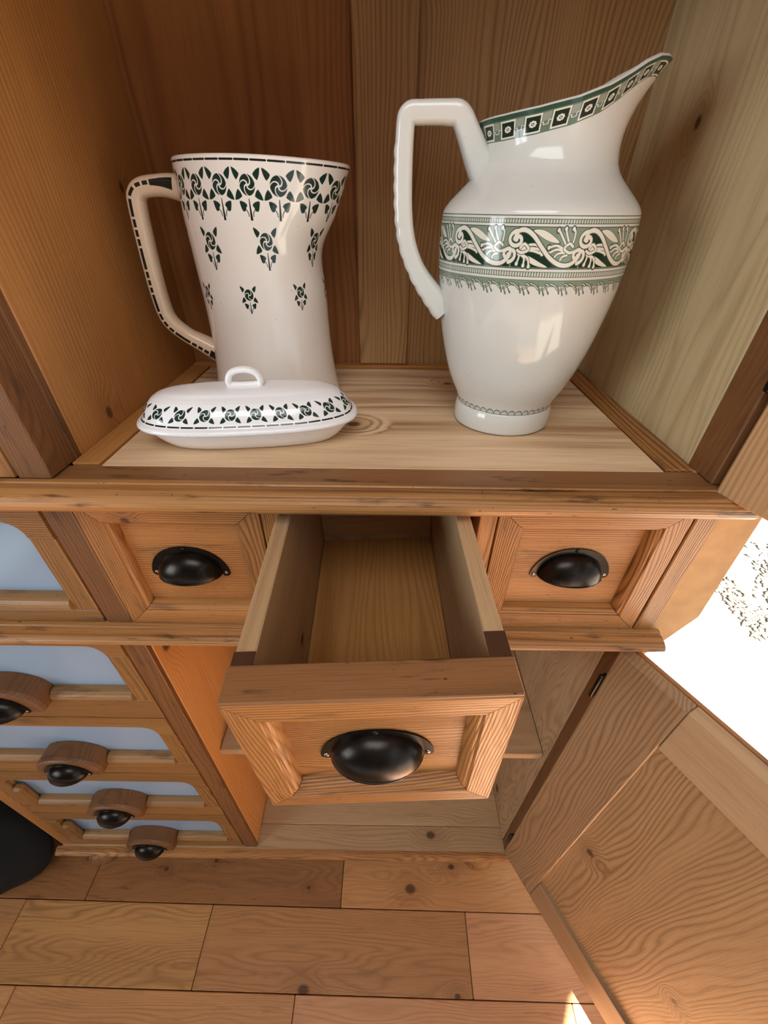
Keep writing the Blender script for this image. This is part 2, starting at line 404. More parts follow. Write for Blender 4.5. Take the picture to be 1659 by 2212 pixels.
# shelf: boards with battens
board('shelf_board', M['pine_shelf'], CAB, (.031, .0315, 1.268), (.642, .21, 1.2895), 'x', seed=41)
board('shelf_board', M['pine_shelf'], CAB, (.031, .2102, 1.268), (.642, .372, 1.2893), 'x', seed=46)
board('shelf_batten', M['pine'], CAB, (XL, .0315, 1.262), (.030, .375, 1.2925), 'y', seed=3)
board('shelf_batten', M['pine_front'], CAB, (.643, .0315, 1.262), (XR, .375, 1.2925), 'y', seed=4)
board('shelf_batten', M['pine_inner'], CAB, (XL, .376, 1.262), (XR, D, 1.2935), 'x', seed=5)
board('shelf_front_rail', M['pine_worn'], CAB, (-.033, 0.0, 1.262), (.700, .031, 1.2905), 'x', seed=6, bevel=.002)
def moulding(name, prof, x0, x1, seed, mat):
    mb = MB(); rd = random.Random(seed)
    n = len(prof)
    vs = []
    K = 24
    for k in range(K + 1):
        x = x0 + (x1 - x0) * k / K
        for (y, z) in prof: vs.append((x, y, z))
    fs = [[k * n + i, k * n + (i + 1) % n, (k + 1) * n + (i + 1) % n, (k + 1) * n + i] for k in range(K) for i in range(n)]
    fs += [list(range(n)), [K * n + i for i in range(n)]]
    mb.add(vs, fs, grain_of(vs, 'x', seed), smooth=False)
    return mb.build(name, mat, CAB)
def nose(cy, cz, ry, rz, a0, a1, n=9):
    return [(cy - ry * math.cos(R(a0 + (a1 - a0) * i / (n - 1))), cz + rz * math.sin(R(a0 + (a1 - a0) * i / (n - 1)))) for i in range(n)]
top_prof = [(.002, 1.2905), (-.004, 1.2905), (-.0055, 1.2890), (-.0055, 1.2870), (-.0085, 1.2868), (-.0090, 1.2884)] + nose(-.010, 1.2755, .0165, .013, 80, -80) + [(-.006, 1.2625), (.002, 1.2620)]
moulding('waist_moulding', top_prof, -.545, .712, 11, M['pine_waist'])
mid_prof = [(.002, 1.0620), (-.004, 1.0615), (-.0050, 1.0600), (-.0075, 1.0585), (-.0080, 1.0600)] + nose(-.009, 1.0500, .0160, .0095, 78, -80) + [(-.004, 1.0395), (.002, 1.0395)]
moulding('waist_moulding', mid_prof, -.545, .711, 12, M['pine_waist'])
# stiles and rails of the carcass
ST = M['pine_dark']
board('stile', ST, CAB, (-.033, 0, .108), (0.0, .010, 1.0395), 'z', seed=21)
board('stile', ST, CAB, (-.033, 0, 1.0625), (0.0, .026, 1.2615), 'z', seed=22)
board('stile', ST, CAB, (-.0345, 0, 1.2915), (0.0, .040, 2.04), 'z', seed=23)
board('stile', M['pine_front'], CAB, (.676, 0, 1.0625), (.700, .026, 1.2615), 'z', seed=24)
board('stile', M['pine_dark'], CAB, (.676, 0, .108), (.700, .026, 1.0395), 'z', seed=25)
board('stile', M['pine_front'], CAB, (.2045, 0.001, 1.0625), (.2265, .026, 1.2615), 'z', seed=26)
board('stile', M['pine_front'], CAB, (.4425, 0, 1.0625), (.4625, .026, 1.2615), 'z', seed=27)
board('stile', M['pine_front'], CAB, (-.535, 0, .108), (-.5015, .026, 2.04), 'z', seed=28)
board('carcass_rail', M['pine_inner'], CAB, (-.533, .002, 1.0405), (.699, .022, 1.0615), 'x', seed=29)
board('dust_board', M['pine_inner'], CAB, (.0, .023, 1.044), (.676, D, 1.0585), 'x', seed=30)
board('drawer_runner', M['pine_inner'], CAB, (.2045, .027, 1.0590), (.2255, D, 1.2610), 'y', seed=302)
board('drawer_runner', M['pine_inner'], CAB, (.4435, .027, 1.0590), (.4620, D, 1.2610), 'y', seed=303)
# sides of the upper part
board('side_panel', M['pine_dark'], CAB, (-.022, .0403, 1.2620), (-.0002, .0510, 2.04), 'z', seed=311)
board('side_panel', M['pine'], CAB, (-.022, .0513, 1.2620), (-.0002, D, 2.04), 'z', seed=31)
board('side_panel', M['pine_pale'], CAB, (.6735, .0455, 1.2620), (.6975, D, 2.04), 'z', seed=32)
board('stile', M['pine_dark'], CAB, (.6735, .004, 1.2910), (.7000, .045, 2.04), 'z', seed=33)
board('side_panel', M['pine_gold'], CAB, (-.022, .0105, .108), (-.0005, D, 1.0435), 'z', seed=34)
board('side_panel', M['pine_raw'], CAB, (.6765, .027, .108), (.6975, D, 1.2618), 'z', seed=35)
board('side_panel', M['pine_front'], CAB, (-.533, .027, .108), (-.512, D, 2.04), 'z', seed=36)
# back boards
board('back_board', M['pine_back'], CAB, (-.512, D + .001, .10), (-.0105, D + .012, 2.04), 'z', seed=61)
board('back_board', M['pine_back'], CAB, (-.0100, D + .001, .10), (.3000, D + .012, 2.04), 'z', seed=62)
board('back_board', M['pine_back_pale'], CAB, (.3690, D + .001, .10), (.6975, D + .012, 2.04), 'z', seed=63)
board('back_batten', M['pine_back_pale'], CAB, (.2930, D - .009, 1.2945), (.3740, D + .0005, 2.04), 'z', seed=65)
board('upper_shelf', M['pine'], CAB, (.0005, .035, 1.735), (.6730, D, 1.757), 'x', seed=67)
board('top_board', M['pine'], CAB, (-.535, 0, 2.041), (.700, D + .012, 2.065), 'x', seed=66)
# lower cupboard inside
board('bottom_board', M['pine_raw'], CAB, (-.0005, .0535, .090), (.676, .22, .1095), 'x', seed=71)
board('bottom_board', M['pine_raw'], CAB, (-.0005, .2205, .090), (.676, D, .1095), 'x', seed=72)
board('bottom_board', M['pine_raw'], CAB, (-.533, -.004, .088), (.700, .0530, .1075), 'x', seed=73)
board('cupboard_shelf', M['pine_raw'], CAB, (.0005, .036, .583), (.6755, .36, .603), 'x', seed=74)
board('shelf_bearer', M['pine_dark'], CAB, (.0, .050, .556), (.018, .36, .5825), 'y', seed=75)
board('shelf_bearer', M['pine_dark'], CAB, (.6585, .050, .556), (.6760, .36, .5825), 'y', seed=76)
pl_prof = [(-.004, .1075), (-.012, .1070), (-.013, .104), (-.016, .1035)] + nose(-.014, .095, .009, .008, 60, -85, 6) + [(-.012, .086), (.004, .086)]
moulding('plinth_moulding', pl_prof, -.545, .700, 13, M['pine_front'])
board('plinth', M['pine_front'], CAB, (-.530, .006, .055), (.695, .026, .0875), 'x', seed=77)
def bun_foot(x, y, mat):
    mb = MB(); prof = [(.020, 0.0), (.034, .001), (.044, .010), (.050, .024), (.050, .036), (.044, .048), (.034, .0545), (.020, .055)]
    rings = []
    pr = smooth_profile(prof, 3)
    for r_, z in pr: rings.append([(x + r_ * math.cos(2 * math.pi * k / 28), y + r_ * math.sin(2 * math.pi * k / 28), z) for k in range(28)])
    loft(mb, rings, cap0=True, cap1=True)
    mb.g = grain_of(mb.v, 'z')
    mb.build('bun_foot', M[mat], CAB)
for x, y in ((.615, .024), (-.455, .024), (.615, .35), (-.455, .35)): bun_foot(x, y, 'pine_front' if x > 0 else 'pine_worn')  # left feet take the darker wood in place of shade

# ---- cup pulls
def cup_pull(parent, cx, y0, zc, xf=IDENT, w=1.0, ears=True, label=None):
    """cx, zc: middle of the ears; y0 the wood's surface, outward is -y"""
    mb = MB(); rx, rz, ry = .0400 * w, .0330 * w, .0245 * w
    N, K = 28, 10
    for sgn, (a, b, c_) in ((1, (rx, rz, ry)), (-1, (rx - .0014, rz - .0014, ry - .0014))):
        rings = []
        for i in range(K + 1):
            ps = R(90) * i / K
            # ring from the wood (ps=0) out to the front lip
            rings.append([(cx + a * math.cos(math.pi * j / N) * math.cos(ps) ** .9, y0 - c_ * math.sin(ps), zc - .004 * w + b * math.sin(math.pi * j / N) * math.cos(ps)) for j in range(N + 1)])
        loft(mb, rings, closed=False, smooth=True, xf=xf)
    # lip bead along the lower rim
    path = [Vector((cx + rx * math.cos(math.pi * j / N), y0 - ry * abs(math.sin(math.pi * j / N)) ** 1.0, zc - .004 * w)) for j in range(N + 1)]
    path = [Vector((cx + rx * math.cos(math.pi * j / N), y0 - ry * math.sin(math.pi * j / N) if 0 < j < N else y0, zc - .004 * w)) for j in range(N + 1)]
    rings = []
    for p in path:
        rings.append([(p.x, p.y + .0012 * math.cos(q * math.pi / 3), p.z + .0012 * math.sin(q * math.pi / 3)) for q in range(6)])
    loft(mb, rings, closed=True, smooth=True, xf=xf)
    # flange plate with ears
    out = []
    eo, ei = .0485 * w, .0390 * w
    for j in range(25):
        a = math.pi * j / 24
        k = math.sin(a)
        out.append((cx + (.0445 * w) * math.cos(a) * (1 + .09 * (1 - k) ** 3), zc - .001 * w + (.0385 * w) * k ** .85))
    out += [(cx - eo, zc - .006 * w), (cx - eo + .003 * w, zc - .0095 * w), (cx - eo + .009 * w, zc - .0095 * w), (cx - ei, zc - .005 * w)]
    out += [(cx + ei, zc - .005 * w), (cx + eo - .009 * w, zc - .0095 * w), (cx + eo - .003 * w, zc - .0095 * w), (cx + eo, zc - .006 * w)]
    vs, fs = poly_prism(out, y0 - .0018, y0 - .0001, lambda a, b, c: xf((a, b, c)))
    mb.add(vs, fs)
    o = mb.build('cup_pull', M['iron'], parent, label)
    for sx, sz in ((-.0435, -.0035), (.0435, -.0035), (0, .0345)):
        sb = MB(); rings = []
        for r_, h in ((.0026 * w, 0), (.0024 * w, .0008), (.0014 * w, .0013), (.0002, .0014)):
            rings.append([xf((cx + sx * w + r_ * math.cos(q * math.pi / 5), y0 - .0018 - h, zc + sz * w + r_ * math.sin(q * math.pi / 5))) for q in range(10)])
        loft(sb, rings, cap1=True); sb.build('screw', M['iron'] if sx == 0 else M['screw'], parent)
    return o

# ---- a framed drawer / front: mitred rails round a sunk panel
def framed_front(parent, x0, x1, z0, z1, yf, depth, xf=IDENT, seed=0, fw=.0255, mats=None, panel_name='drawer', wide=.0):
    """yf: y of the rails' front face; panel sunk by 'depth'"""
    mats = mats or [M['pine_front']] * 4
    W_, H_ = x1 - x0, z1 - z0
    mb = MB(); add_board(mb, (x0 + .004, yf + depth, z0 + .004), (x1 - .004, yf + depth + .012, z1 - .004), 'x', xf, seed=seed + 9)
    p = mb.build(panel_name, M['pine_front'], parent)
    m = .0078                                     # width of the rounded inner moulding
    prof = [(0.0, depth + .012), (0.0, .0008), (.0008, 0.0), (fw - .001, 0.0), (fw, .0012)]
    for k in range(6):
        a = R(90) * k / 5
        prof.append((fw + m * math.sin(a) * .95 + .0004, .0022 + (depth - .0026) * (1 - math.cos(a))))
    prof += [(fw + m, depth + .0005), (fw + m, depth + .012)]
    def rail(fn, L, axis, s, mat):
        n = len(prof)
        vs = [fn(a, a + .0004, d) for a, d in prof] + [fn(a, L - a - .0004, d) for a, d in prof]
        fs = [[i, (i + 1) % n, n + (i + 1) % n, n + i] for i in range(n)] + [list(range(n)), list(range(n, 2 * n))]
        rb = MB(); rb.add([xf(v) for v in vs], fs, grain_of(vs, axis, s))
        o = rb.build('frame_rail', mat, p); return o
    e = .0004
    rail(lambda a, t, d: (x0 + min(max(t, e), W_ - e), yf + d, z0 + a), W_, 'x', seed + 1, mats[0])
    rail(lambda a, t, d: (x0 + min(max(t, e), W_ - e), yf + d, z1 - a), W_, 'x', seed + 2, mats[1])
    rail(lambda a, t, d: (x0 + a, yf + d, z0 + min(max(t, e), H_ - e)), H_, 'z', seed + 3, mats[2])
    rail(lambda a, t, d: (x1 - a, yf + d, z0 + min(max(t, e), H_ - e)), H_, 'z', seed + 4, mats[3])
    return p
dl = framed_front(CAB, .0012, .2035, 1.0630, 1.2610, 0.0, .0145, seed=100)
cup_pull(dl, .0985, .0145, 1.1515)
dr = framed_front(CAB, .4640, .6735, 1.0635, 1.2610, 0.0, .0145, seed=120)
cup_pull(dr, .5695, .0145, 1.1560)
for a, b, s in ((.005, .199, 0), (.468, .669, 1)):
    # bodies of the two closed drawers
    board('drawer_side', M['pine_raw'], dl if s == 0 else dr, (a, .0290, 1.068), (a + .012, .37, 1.25), 'y', seed=310 + s)
    board('drawer_side', M['pine_raw'], dl if s == 0 else dr, (b - .012, .0290, 1.068), (b, .37, 1.25), 'y', seed=313 + s)

# ---- the open middle drawer (its own frame, pulled out and sagging a little)
YAWD, TILT, ROLLD = R(1.7), R(1.5), R(2.1)
PIV = Vector((.3395, -.200, 1.0480))
MD = Matrix.Translation(PIV) @ Matrix.Rotation(YAWD, 4, 'Z') @ Matrix.Rotation(-TILT * -1, 4, 'X') @ Matrix.Rotation(-ROLLD, 4, 'Y')
def dxf(p): return tuple(MD @ Vector(p))
HW, HF = .1060, .1960
dm = framed_front(CAB, -HW, HW, 0.0, HF, 0.0, .0145, xf=dxf, seed=140, fw=.0245, mats=[M['pine_front'], M['pine_front'], M['pine_front'], M['pine_front']])
board('drawer_front_back', M['pine_dark'], dm, (-HW, .0287, .0), (HW, .0302, HF), 'x', dxf, seed=150)
board('drawer_front_top', M['pine_worn'], dm, (-HW, .0004, HF + .0001), (HW, .0300, HF + .0032), 'x', dxf, seed=151, bevel=.0015)
board('drawer_side', M['pine_raw'], dm, (-HW + .0015, .0302, .006), (-HW + .0175, .380, HF + .001), 'y', dxf, seed=152)
board('drawer_side', M['pine_raw'], dm, (HW - .0175, .0302, .006), (HW - .0015, .380, HF + .001), 'y', dxf, seed=153)
board('drawer_back', M['pine_raw'], dm, (-HW + .018, .366, .006), (HW - .018, .380, HF - .012), 'x', dxf, seed=154)
board('drawer_bottom', M['pine'], dm, (-HW + .018, .0302, .012), (HW - .018, .3655, .020), 'y', dxf, seed=155)
for sx in (-1, 1):
    a_, b_ = sorted((sx * (HW - .0010), sx * (HW - .0178)))
    board('drawer_side_end', M['pine_glue'], dm, (a_, .0303, HF + .0011), (b_, .0420 if sx < 0 else .0530, HF + .0021), 'y', dxf, seed=160 + sx, bevel=.0004, label='dark stained end of the drawer side')
cup_pull(dm, 0.0, .0145, .0855, dxf, w=1.03)

# ---- left bank: a panelled door row and four drawers with grey panels
def bank_front(kind, z0, z1, oz0, oz1, seed, pull):
    x0, x1 = -.4985, -.0366
    ox0, ox1 = -.4700, -.0660
    mb = MB(); add_board(mb, (x0 + .004, .014, z0 + .003), (x1 - .004, .020, z1 - .003), 'x', seed=seed)
    p = mb.build(kind, M['grey_panel'], CAB, 'front with a smooth grey blue panel')
    F = M['pine_olive']
    r_ = .024
    # top rail with rounded inner corners
    pts = [(x0, z1), (x0, oz1 - r_), (ox0, oz1 - r_)]
    pts += [(ox0 + r_ - r_ * math.cos(R(90) * k / 6), oz1 - r_ + r_ * math.sin(R(90) * k / 6)) for k in range(1, 7)]
    pts += [(ox1 - r_ + r_ * math.sin(R(90) * k / 6), oz1 - r_ + r_ * math.cos(R(90) * k / 6)) for k in range(0, 6)]
    pts += [(ox1, oz1 - r_), (x1, oz1 - r_), (x1, z1)]
    vs, fs = poly_prism(pts, 0.0, .0135, lambda a, b, c: (a, b, c))
    rb = MB(); rb.add(vs, fs, grain_of(vs, 'x', seed + 1)); rb.build('frame_rail', F, p)
    board('frame_rail', F, p, (x0, 0, z0), (x1, .0135, oz0), 'x', seed=seed + 2)
    board('frame_stile', F, p, (x0, 0, oz0 + .0003), (ox0, .0135, oz1 - r_ - .0003), 'z', seed=seed + 3)
    board('frame_stile', F, p, (ox1, 0, oz0 + .0003), (x1, .0135, oz1 - r_ - .0003), 'z', seed=seed + 4)
    # round moulding along the foot of the panel
    def mould(xa, xb, s):
        pr = [(.0135, oz0 - .002)] + [(.0075 - .0125 * math.sin(R(180) * k / 8), oz0 + .0105 - .0115 * math.cos(R(180) * k / 8)) for k in range(9)] + [(.0135, oz0 + .0225)]
        n = len(pr)
        vs = [(xa, y, z) for y, z in pr] + [(xb, y, z) for y, z in pr]
        fs = [[i, (i + 1) % n, n + (i + 1) % n, n + i] for i in range(n)] + [list(range(n)), list(range(n, 2 * n))]
        q = MB(); q.add(vs, fs, grain_of(vs, 'x', s)); q.build('panel_moulding', M['pine_moulding'], p)
    board('panel_moulding', F, p, (ox0, -.006, oz0 + .001), (ox0 + .022, .0134, oz1 - r_ - .02), 'z', seed=seed + 7, bevel=.006)
    if not pull:
        mould(ox0 + .023, ox1 - .0003, seed + 5); return p
    cx = -.2620
    mould(ox0 + .023, cx - .0640, seed + 5); mould(cx + .0640, ox1 - .0003, seed + 6)
    # half-round wooden block carrying the pull
    bb = MB(); rw, rh = .0630, .0540; zb = oz0 + .004; yF = -.024
    N = 20; out = []
    for j in range(N + 1):
        a = math.pi * j / N; out.append((math.cos(a), math.sin(a) ** .8))
    rings = []
    for sc_, y in ((1.0, .0134), (1.0, yF + .008), (.975, yF + .003), (.93, yF + .0005), (.88, yF)):
        rings.append([(cx + rw * sc_ * a, y, zb + rh * sc_ * b + (1 - sc_) * .0) for a, b in out])
    n = len(out); vs = [q for r2 in rings for q in r2]
    fs = [[i * n + j, i * n + (j + 1) % n, (i + 1) * n + (j + 1) % n, (i + 1) * n + j] for i in range(len(rings) - 1) for j in range(n)]
    fs += [list(range(n)), [(len(rings) - 1) * n + j for j in range(n)]]
    bb.add(vs, fs, grain_of(vs, 'x', seed + 8)); bb.build('pull_block', M['pine_dark'], p)
    cup_pull(p, cx, yF - .0003, zb + .010, w=.92)
    return p
bank_front('door', 1.0635, 1.2605, 1.087, 1.235, 200, False)
bank_front('drawer', .8050, 1.0385, .862, 1.008, 210, True)
bank_front('drawer', .5780, .8025, .628, .771, 220, True)
bank_front('drawer', .3445, .5755, .399, .535, 230, True)
bank_front('drawer', .1100, .3420, .160, .303, 240, True)
# lower edge of the closed upper left door
ub = MB(); add_board(ub, (-.5000, .013, 1.2925), (-.0370, .020, 2.035), 'z', seed=251)
ud = ub.build('door', M['pine_front'], CAB)
board('frame_rail', M['pine_front'], ud, (-.4300, 0, 1.2920), (-.1020, .0125, 1.352), 'x', seed=252)
board('frame_stile', M['pine_front'], ud, (-.1015, 0, 1.2920), (-.0370, .0125, 2.035), 'z', seed=253)
board('frame_stile', M['pine_front'], ud, (-.5000, 0, 1.2920), (-.4305, .0125, 2.035), 'z', seed=254)

# ---- open doors
def door_xf(px, py, ang):
    t = R(ang); d = Vector((math.sin(t), -math.cos(t), 0)); n = Vector((math.cos(t), math.sin(t), 0))
    return lambda p: tuple(Vector((px, py, 0)) + d * p[0] + n * p[1] + Vector((0, 0, p[2])))
lx = door_xf(.6735, -.0015, 28.0)
DW, DZ0, DZ1 = .640, .1045, 1.0150
mb = MB(); add_board(mb, (.090, .0090, .150), (.370, .0170, .980), 'z', lx, seed=268)
ld = mb.build('door', M['door_panel'], CAB)
board('door_panel', M['pine_door'], ld, (.3705, .0090, .150), (.560, .0170, .980), 'z', lx, seed=262)
board('door_stile', M['pine_door'], ld, (0.0, 0.0, DZ0), (.0985, .0210, DZ1), 'z', lx, seed=263, bevel=.002)
board('door_stile', M['pine_door'], ld, (DW - .0985, 0.0, DZ0), (DW, .0210, DZ1), 'z', lx, seed=264)
board('door_rail', M['pine_raw'], ld, (.0990, 0.0, .9200), (DW - .0990, .0205, DZ1), 'x', lx, seed=265)
board('door_rail', M['pine_door'], ld, (.0990, 0.0, DZ0), (DW - .0990, .0205, .2100), 'x', lx, seed=266)
board('door_edge_strip', M['pine_front'], ld, (.010, .0215, DZ1 - .06), (DW, .0300, DZ1 - .0005), 'x', lx, seed=267, bevel=.002)
def hinge(par, fxn, z, y=.004):
    mb = MB(); pr = [(.0001, -.030), (.0025, -.029), (.0032, -.027), (.0032, .027), (.0025, .029), (.0001, .030)]
    rings = [[fxn((-.0030 + r_ * math.cos(q * math.pi / 6), y + r_ * math.sin(q * math.pi / 6), z + h)) for q in range(12)] for r_, h in pr]
    loft(mb, rings); 
    vs, fs = bevel_box((-.0030, y - .001, z - .03), (-.0004, y + .016, z + .03), .0004); mb.add([fxn(v) for v in vs], fs)
    mb.build('hinge', M['iron'], par)
hinge(ld, lx, .925, -.004); hinge(ld, lx, .21, -.004)
ux = door_xf(.6745, -.0035, 22.0)
mb = MB(); add_board(mb, (.090, .008, 1.35), (.55, .016, 1.98), 'z', ux, seed=271)
udr = mb.build('door', M['pine_upper'], CAB)
board('door_stile', M['pine_upper'], udr, (0.0, 0, 1.2860), (.095, .021, 2.035), 'z', ux, seed=272, bevel=.002)
board('door_stile', M['pine_upper'], udr, (.545, 0, 1.2860), (.640, .021, 2.035), 'z', ux, seed=273)
board('door_rail', M['pine_upper'], udr, (.0955, 0, 1.2860), (.5445, .0205, 1.380), 'x', ux, seed=274)
board('door_rail', M['pine_upper'], udr, (.0955, 0, 1.945), (.5445, .0205, 2.035), 'x', ux, seed=275)
hinge(udr, ux, 1.42, -.004); hinge(udr, ux, 1.95, -.004)

# ---- cardboard strip stood beside the cabinet, rounded black shape on the floor
cb = MB()
pts = [(.7030, .0), (.7120, .0), (.7160, 1.000), (.7560, 1.085), (.7460, 1.32), (.7030, 1.32)]  # lower corner shaped to show the glare that swallows the edge
vs, fs = poly_prism(pts, .004, .009, lambda a, b, c: (a, b, c)); cb.add(vs, fs)
CB = cb.build('cardboard_strip', M['card'])
CB['label'] = 'torn strip of brown cardboard standing upright against the right side of the cabinet'; CB['category'] = 'cardboard'
bg = MB(); rings = []
for i in range(17):
    ph = math.pi * i / 16
    ring = []
    for k in range(36):
        a = 2 * math.pi * k / 36
        wob = 1 + .06 * math.sin(3 * a + 2 * ph) + .05 * math.sin(5 * a - 3 * ph)
        ring.append((-.735 + .165 * wob * math.sin(ph) * math.cos(a), -.01 + .12 * wob * math.sin(ph) * math.sin(a), .105 - .105 * math.cos(ph) * 1.0))
    rings.append(ring)
loft(bg, rings); BG = bg.build('black_bag', M['black'])
BG['label'] = 'shapeless black cloth bag in shadow on the floor at the left end of the cabinet'; BG['category'] = 'bag'

# ------------------------------------------------------------------ printed decoration (drawn here, pixel by pixel)
class Print:
    def __init__(s, w, h): s.w, s.h = w, h; s.c = np.zeros((h, w, 3), np.float32); s.a = np.zeros((h, w), np.float32)
    def region(s, x0, x1, y0, y1):
        """wraps in x; returns index arrays and pixel centre coordinates"""
        ix = np.arange(math.floor(x0), math.ceil(x1) + 1); iy = np.arange(max(0, math.floor(y0)), min(s.h - 1, math.ceil(y1)) + 1)
        return ix, iy
    def paint(s, ix, iy, m, col):
        if len(iy) == 0: return
        jx = ix % s.w; sl = np.ix_(iy, jx)
        m = np.clip(m, 0, 1).astype(np.float32)
        c = np.array(col, np.float32)
        a = s.a[sl]; s.c[sl] = np.where(a[..., None] > 0, s.c[sl], c) * (1 - m[..., None]) + c * m[..., None]
        s.a[sl] = a + (1 - a) * m
    def poly(s, pts, col):
        P = np.array(pts); ix, iy = s.region(P[:, 0].min() - 2, P[:, 0].max() + 2, P[:, 1].min() - 2, P[:, 1].max() + 2)
        if len(iy) == 0: return
        acc = 0
        for ox in (-.33, 0, .33):
            for oy in (-.33, 0, .33):
                X, Y = np.meshgrid(ix + ox, iy + oy); ins = np.zeros(X.shape, bool)
                for i in range(len(P)):
                    x1, y1 = P[i]; x2, y2 = P[(i + 1) % len(P)]
                    if y1 == y2: continue
                    c = ((y1 > Y) != (y2 > Y)) & (X < (x2 - x1) * (Y - y1) / (y2 - y1) + x1); ins ^= c
                acc = acc + ins
        s.paint(ix, iy, acc / 9.0, col)
    def stroke(s, pts, w, col):
        P = np.array(pts, float); wm = max(w) if hasattr(w, '__len__') else w
        ix, iy = s.region(P[:, 0].min() - wm - 1, P[:, 0].max() + wm + 1, P[:, 1].min() - wm - 1, P[:, 1].max() + wm + 1)
        if len(iy) == 0: return
        X, Y = np.meshgrid(ix, iy); best = np.full(X.shape, -9.0)
        for i in range(len(P) - 1):
            a, b = P[i], P[i + 1]; d = b - a; L = max((d ** 2).sum(), 1e-9)
            t = np.clip(((X - a[0]) * d[0] + (Y - a[1]) * d[1]) / L, 0, 1)
            dist = np.hypot(X - a[0] - t * d[0], Y - a[1] - t * d[1])
            ww = (w[i] + (w[i + 1] - w[i]) * t) if hasattr(w, '__len__') else w
            best = np.maximum(best, ww / 2 - dist + .5)
        s.paint(ix, iy, best, col)
    def disc(s, x, y, rx, ry, col):
        ix, iy = s.region(x - rx - 1, x + rx + 1, y - ry - 1, y + ry + 1)
        X, Y = np.meshgrid(ix, iy); s.paint(ix, iy, (1 - np.hypot((X - x) / rx, (Y - y) / ry)) * min(rx, ry) + .5, col)
    def image(s, name):
        im = bpy.data.images.new(name, s.w, s.h, alpha=True)
        im.alpha_mode = 'CHANNEL_PACKED'
        px = np.dstack([s.c, s.a]).astype(np.float32); im.pixels.foreach_set(px.ravel()); im.update(); im.pack(); return im
def sm2(pts, n=6):
    pts = list(pts) + [pts[0]]
    out = []
    for i in range(len(pts) - 1):
        p0, p1, p2, p3 = (np.array(pts[(i - 1) if i > 0 else -2], float), np.array(pts[i], float), np.array(pts[i + 1], float), np.array(pts[i + 2] if i + 2 < len(pts) else pts[1], float))
        for k in range(n):
            t = k / n; out.append(.5 * (2 * p1 + (p2 - p0) * t + (2 * p0 - 5 * p1 + 4 * p2 - p3) * t * t + (3 * p1 - p0 - 3 * p2 + p3) * t ** 3))
    return out
GREEN = (.105, .20, .165); DARK = (.09, .115, .11)          # stored as display values
def petal(tip, b1, b2, bulge=.17):
    tip, b1, b2 = np.array(tip, float), np.array(b1, float), np.array(b2, float)
    def arc(p, q, s):
        d = q - p; n = np.array([-d[1], d[0]]); return [p + d * t + n * s * 4 * t * (1 - t) * .5 for t in np.linspace(0, 1, 7)[:-1]]
    return arc(tip, b1, bulge) + arc(b1, b2, .18) + arc(b2, tip, bulge)
def flower(P, cx, cy, s, sx=1.0, sy=1.0, arms=4, stem=True, leaves4=True, rot=0.0, mirror=1):
    """s = pixels per flower radius"""
    T = lambda p: (cx + mirror * s * sx * p[0], cy + s * sy * p[1])
    ix, iy = P.region(cx - s * sx * 1.1, cx + s * sx * 1.1, cy - s * sy * 1.1, cy + s * sy * 1.1)
    acc = 0
    for ox in (-.25, .25):
        for oy in (-.25, .25):
            X, Y = np.meshgrid((ix + ox - cx) / (s * sx) * mirror, (iy + oy - cy) / (s * sy))
            r = np.hypot(X, Y); th = np.arctan2(Y, X) + rot
            ph = th + 1.9 * (1 - r) ** 1.0 * 1.0
            k = 2 * math.pi / arms
            q = np.abs((ph / k) % 1.0 - .5) * k           # distance from arm line
            acc = acc + ((r < 1) & ((.5 * k - q) * np.maximum(r, .05) > .085) & (r > .10))
    P.paint(ix, iy, acc / 4.0, GREEN)
    up = [((-1.80, 1.60), (-.86, 1.00), (-1.36, .44)), ((1.80, 1.60), (1.36, .44), (.86, 1.00))]
    lo = [((-1.85, -1.40), (-1.30, -.36), (-.82, -1.04)), ((1.85, -1.40), (.82, -1.04), (1.30, -.36))]
    for t in up + lo: P.poly([T(p) for p in petal(*t)], GREEN)
    if stem:
        P.poly([T(p) for p in ((-.05, -1.25), (.05, -1.25), (.17, -3.35), (-.17, -3.35))], DARK)
        for m in (-1, 1):
            P.poly([T((m * p[0], p[1])) for p in sm2([(1.30, -1.50), (.62, -1.62), (.36, -1.90), (.52, -2.10), (.62, -2.38), (.95, -2.48), (1.18, -2.2)])], GREEN)
            P.stroke([T((m * .52, -2.35)), T((m * .34, -2.65)), T((m * .30, -2.95))], s * .11, DARK)

# ------------------------------------------------------------------ the left jug: tall, waisted, flower sprigs
JX, JY, JZ, JH = .1780, .2620, 1.2905, .2670
JW, JHT = 2600, 1300            # print size (u round the body, v over the height)
jp = Print(JW, JHT)
zpx = lambda z: z / JH * (JHT - 1)
ang_px = lambda deg: (deg / 360.0) * JW       # 0 deg = +x, measured round towards -y (the viewer) is 270
JPM = JHT / JH; CPM = JW / (2 * math.pi * .0825)     # pixels per metre
FR = .0077
for k in range(18):
    flower(jp, ang_px(262 + 20 * k), zpx(.2440), FR * JPM, CPM / JPM * .98, 1.16)
for k in range(8):
    flower(jp, ang_px(290 + 45 * k), zpx(.1950), FR * .92 * JPM, CPM / JPM * .95, 1.17, rot=.3)
for k in range(8):
    flower(jp, ang_px(270 + 45 * k), zpx(.1425), FR * .72 * JPM, CPM / JPM * .95, 1.08, arms=3, rot=.9)
for k in range(34):
    a = 360 / 34 * k
    jp.stroke([(ang_px(a + .6), zpx(.2640)), (ang_px(a + 9.6), zpx(.2640))], 9.0, DARK)
J_IMG = jp.image('jug print')
M['jug'] = ceramic('cream glazed earthenware, sprigs', (248, 239, 230), J_IMG)
M['cream'] = ceramic('plain cream glaze', (248, 239, 230))
JUG = thing('pitcher', 'waisted cream pitcher with dark green flower sprigs and dashed handle, behind the covered dish', 'pitcher', (JX, JY, JZ))
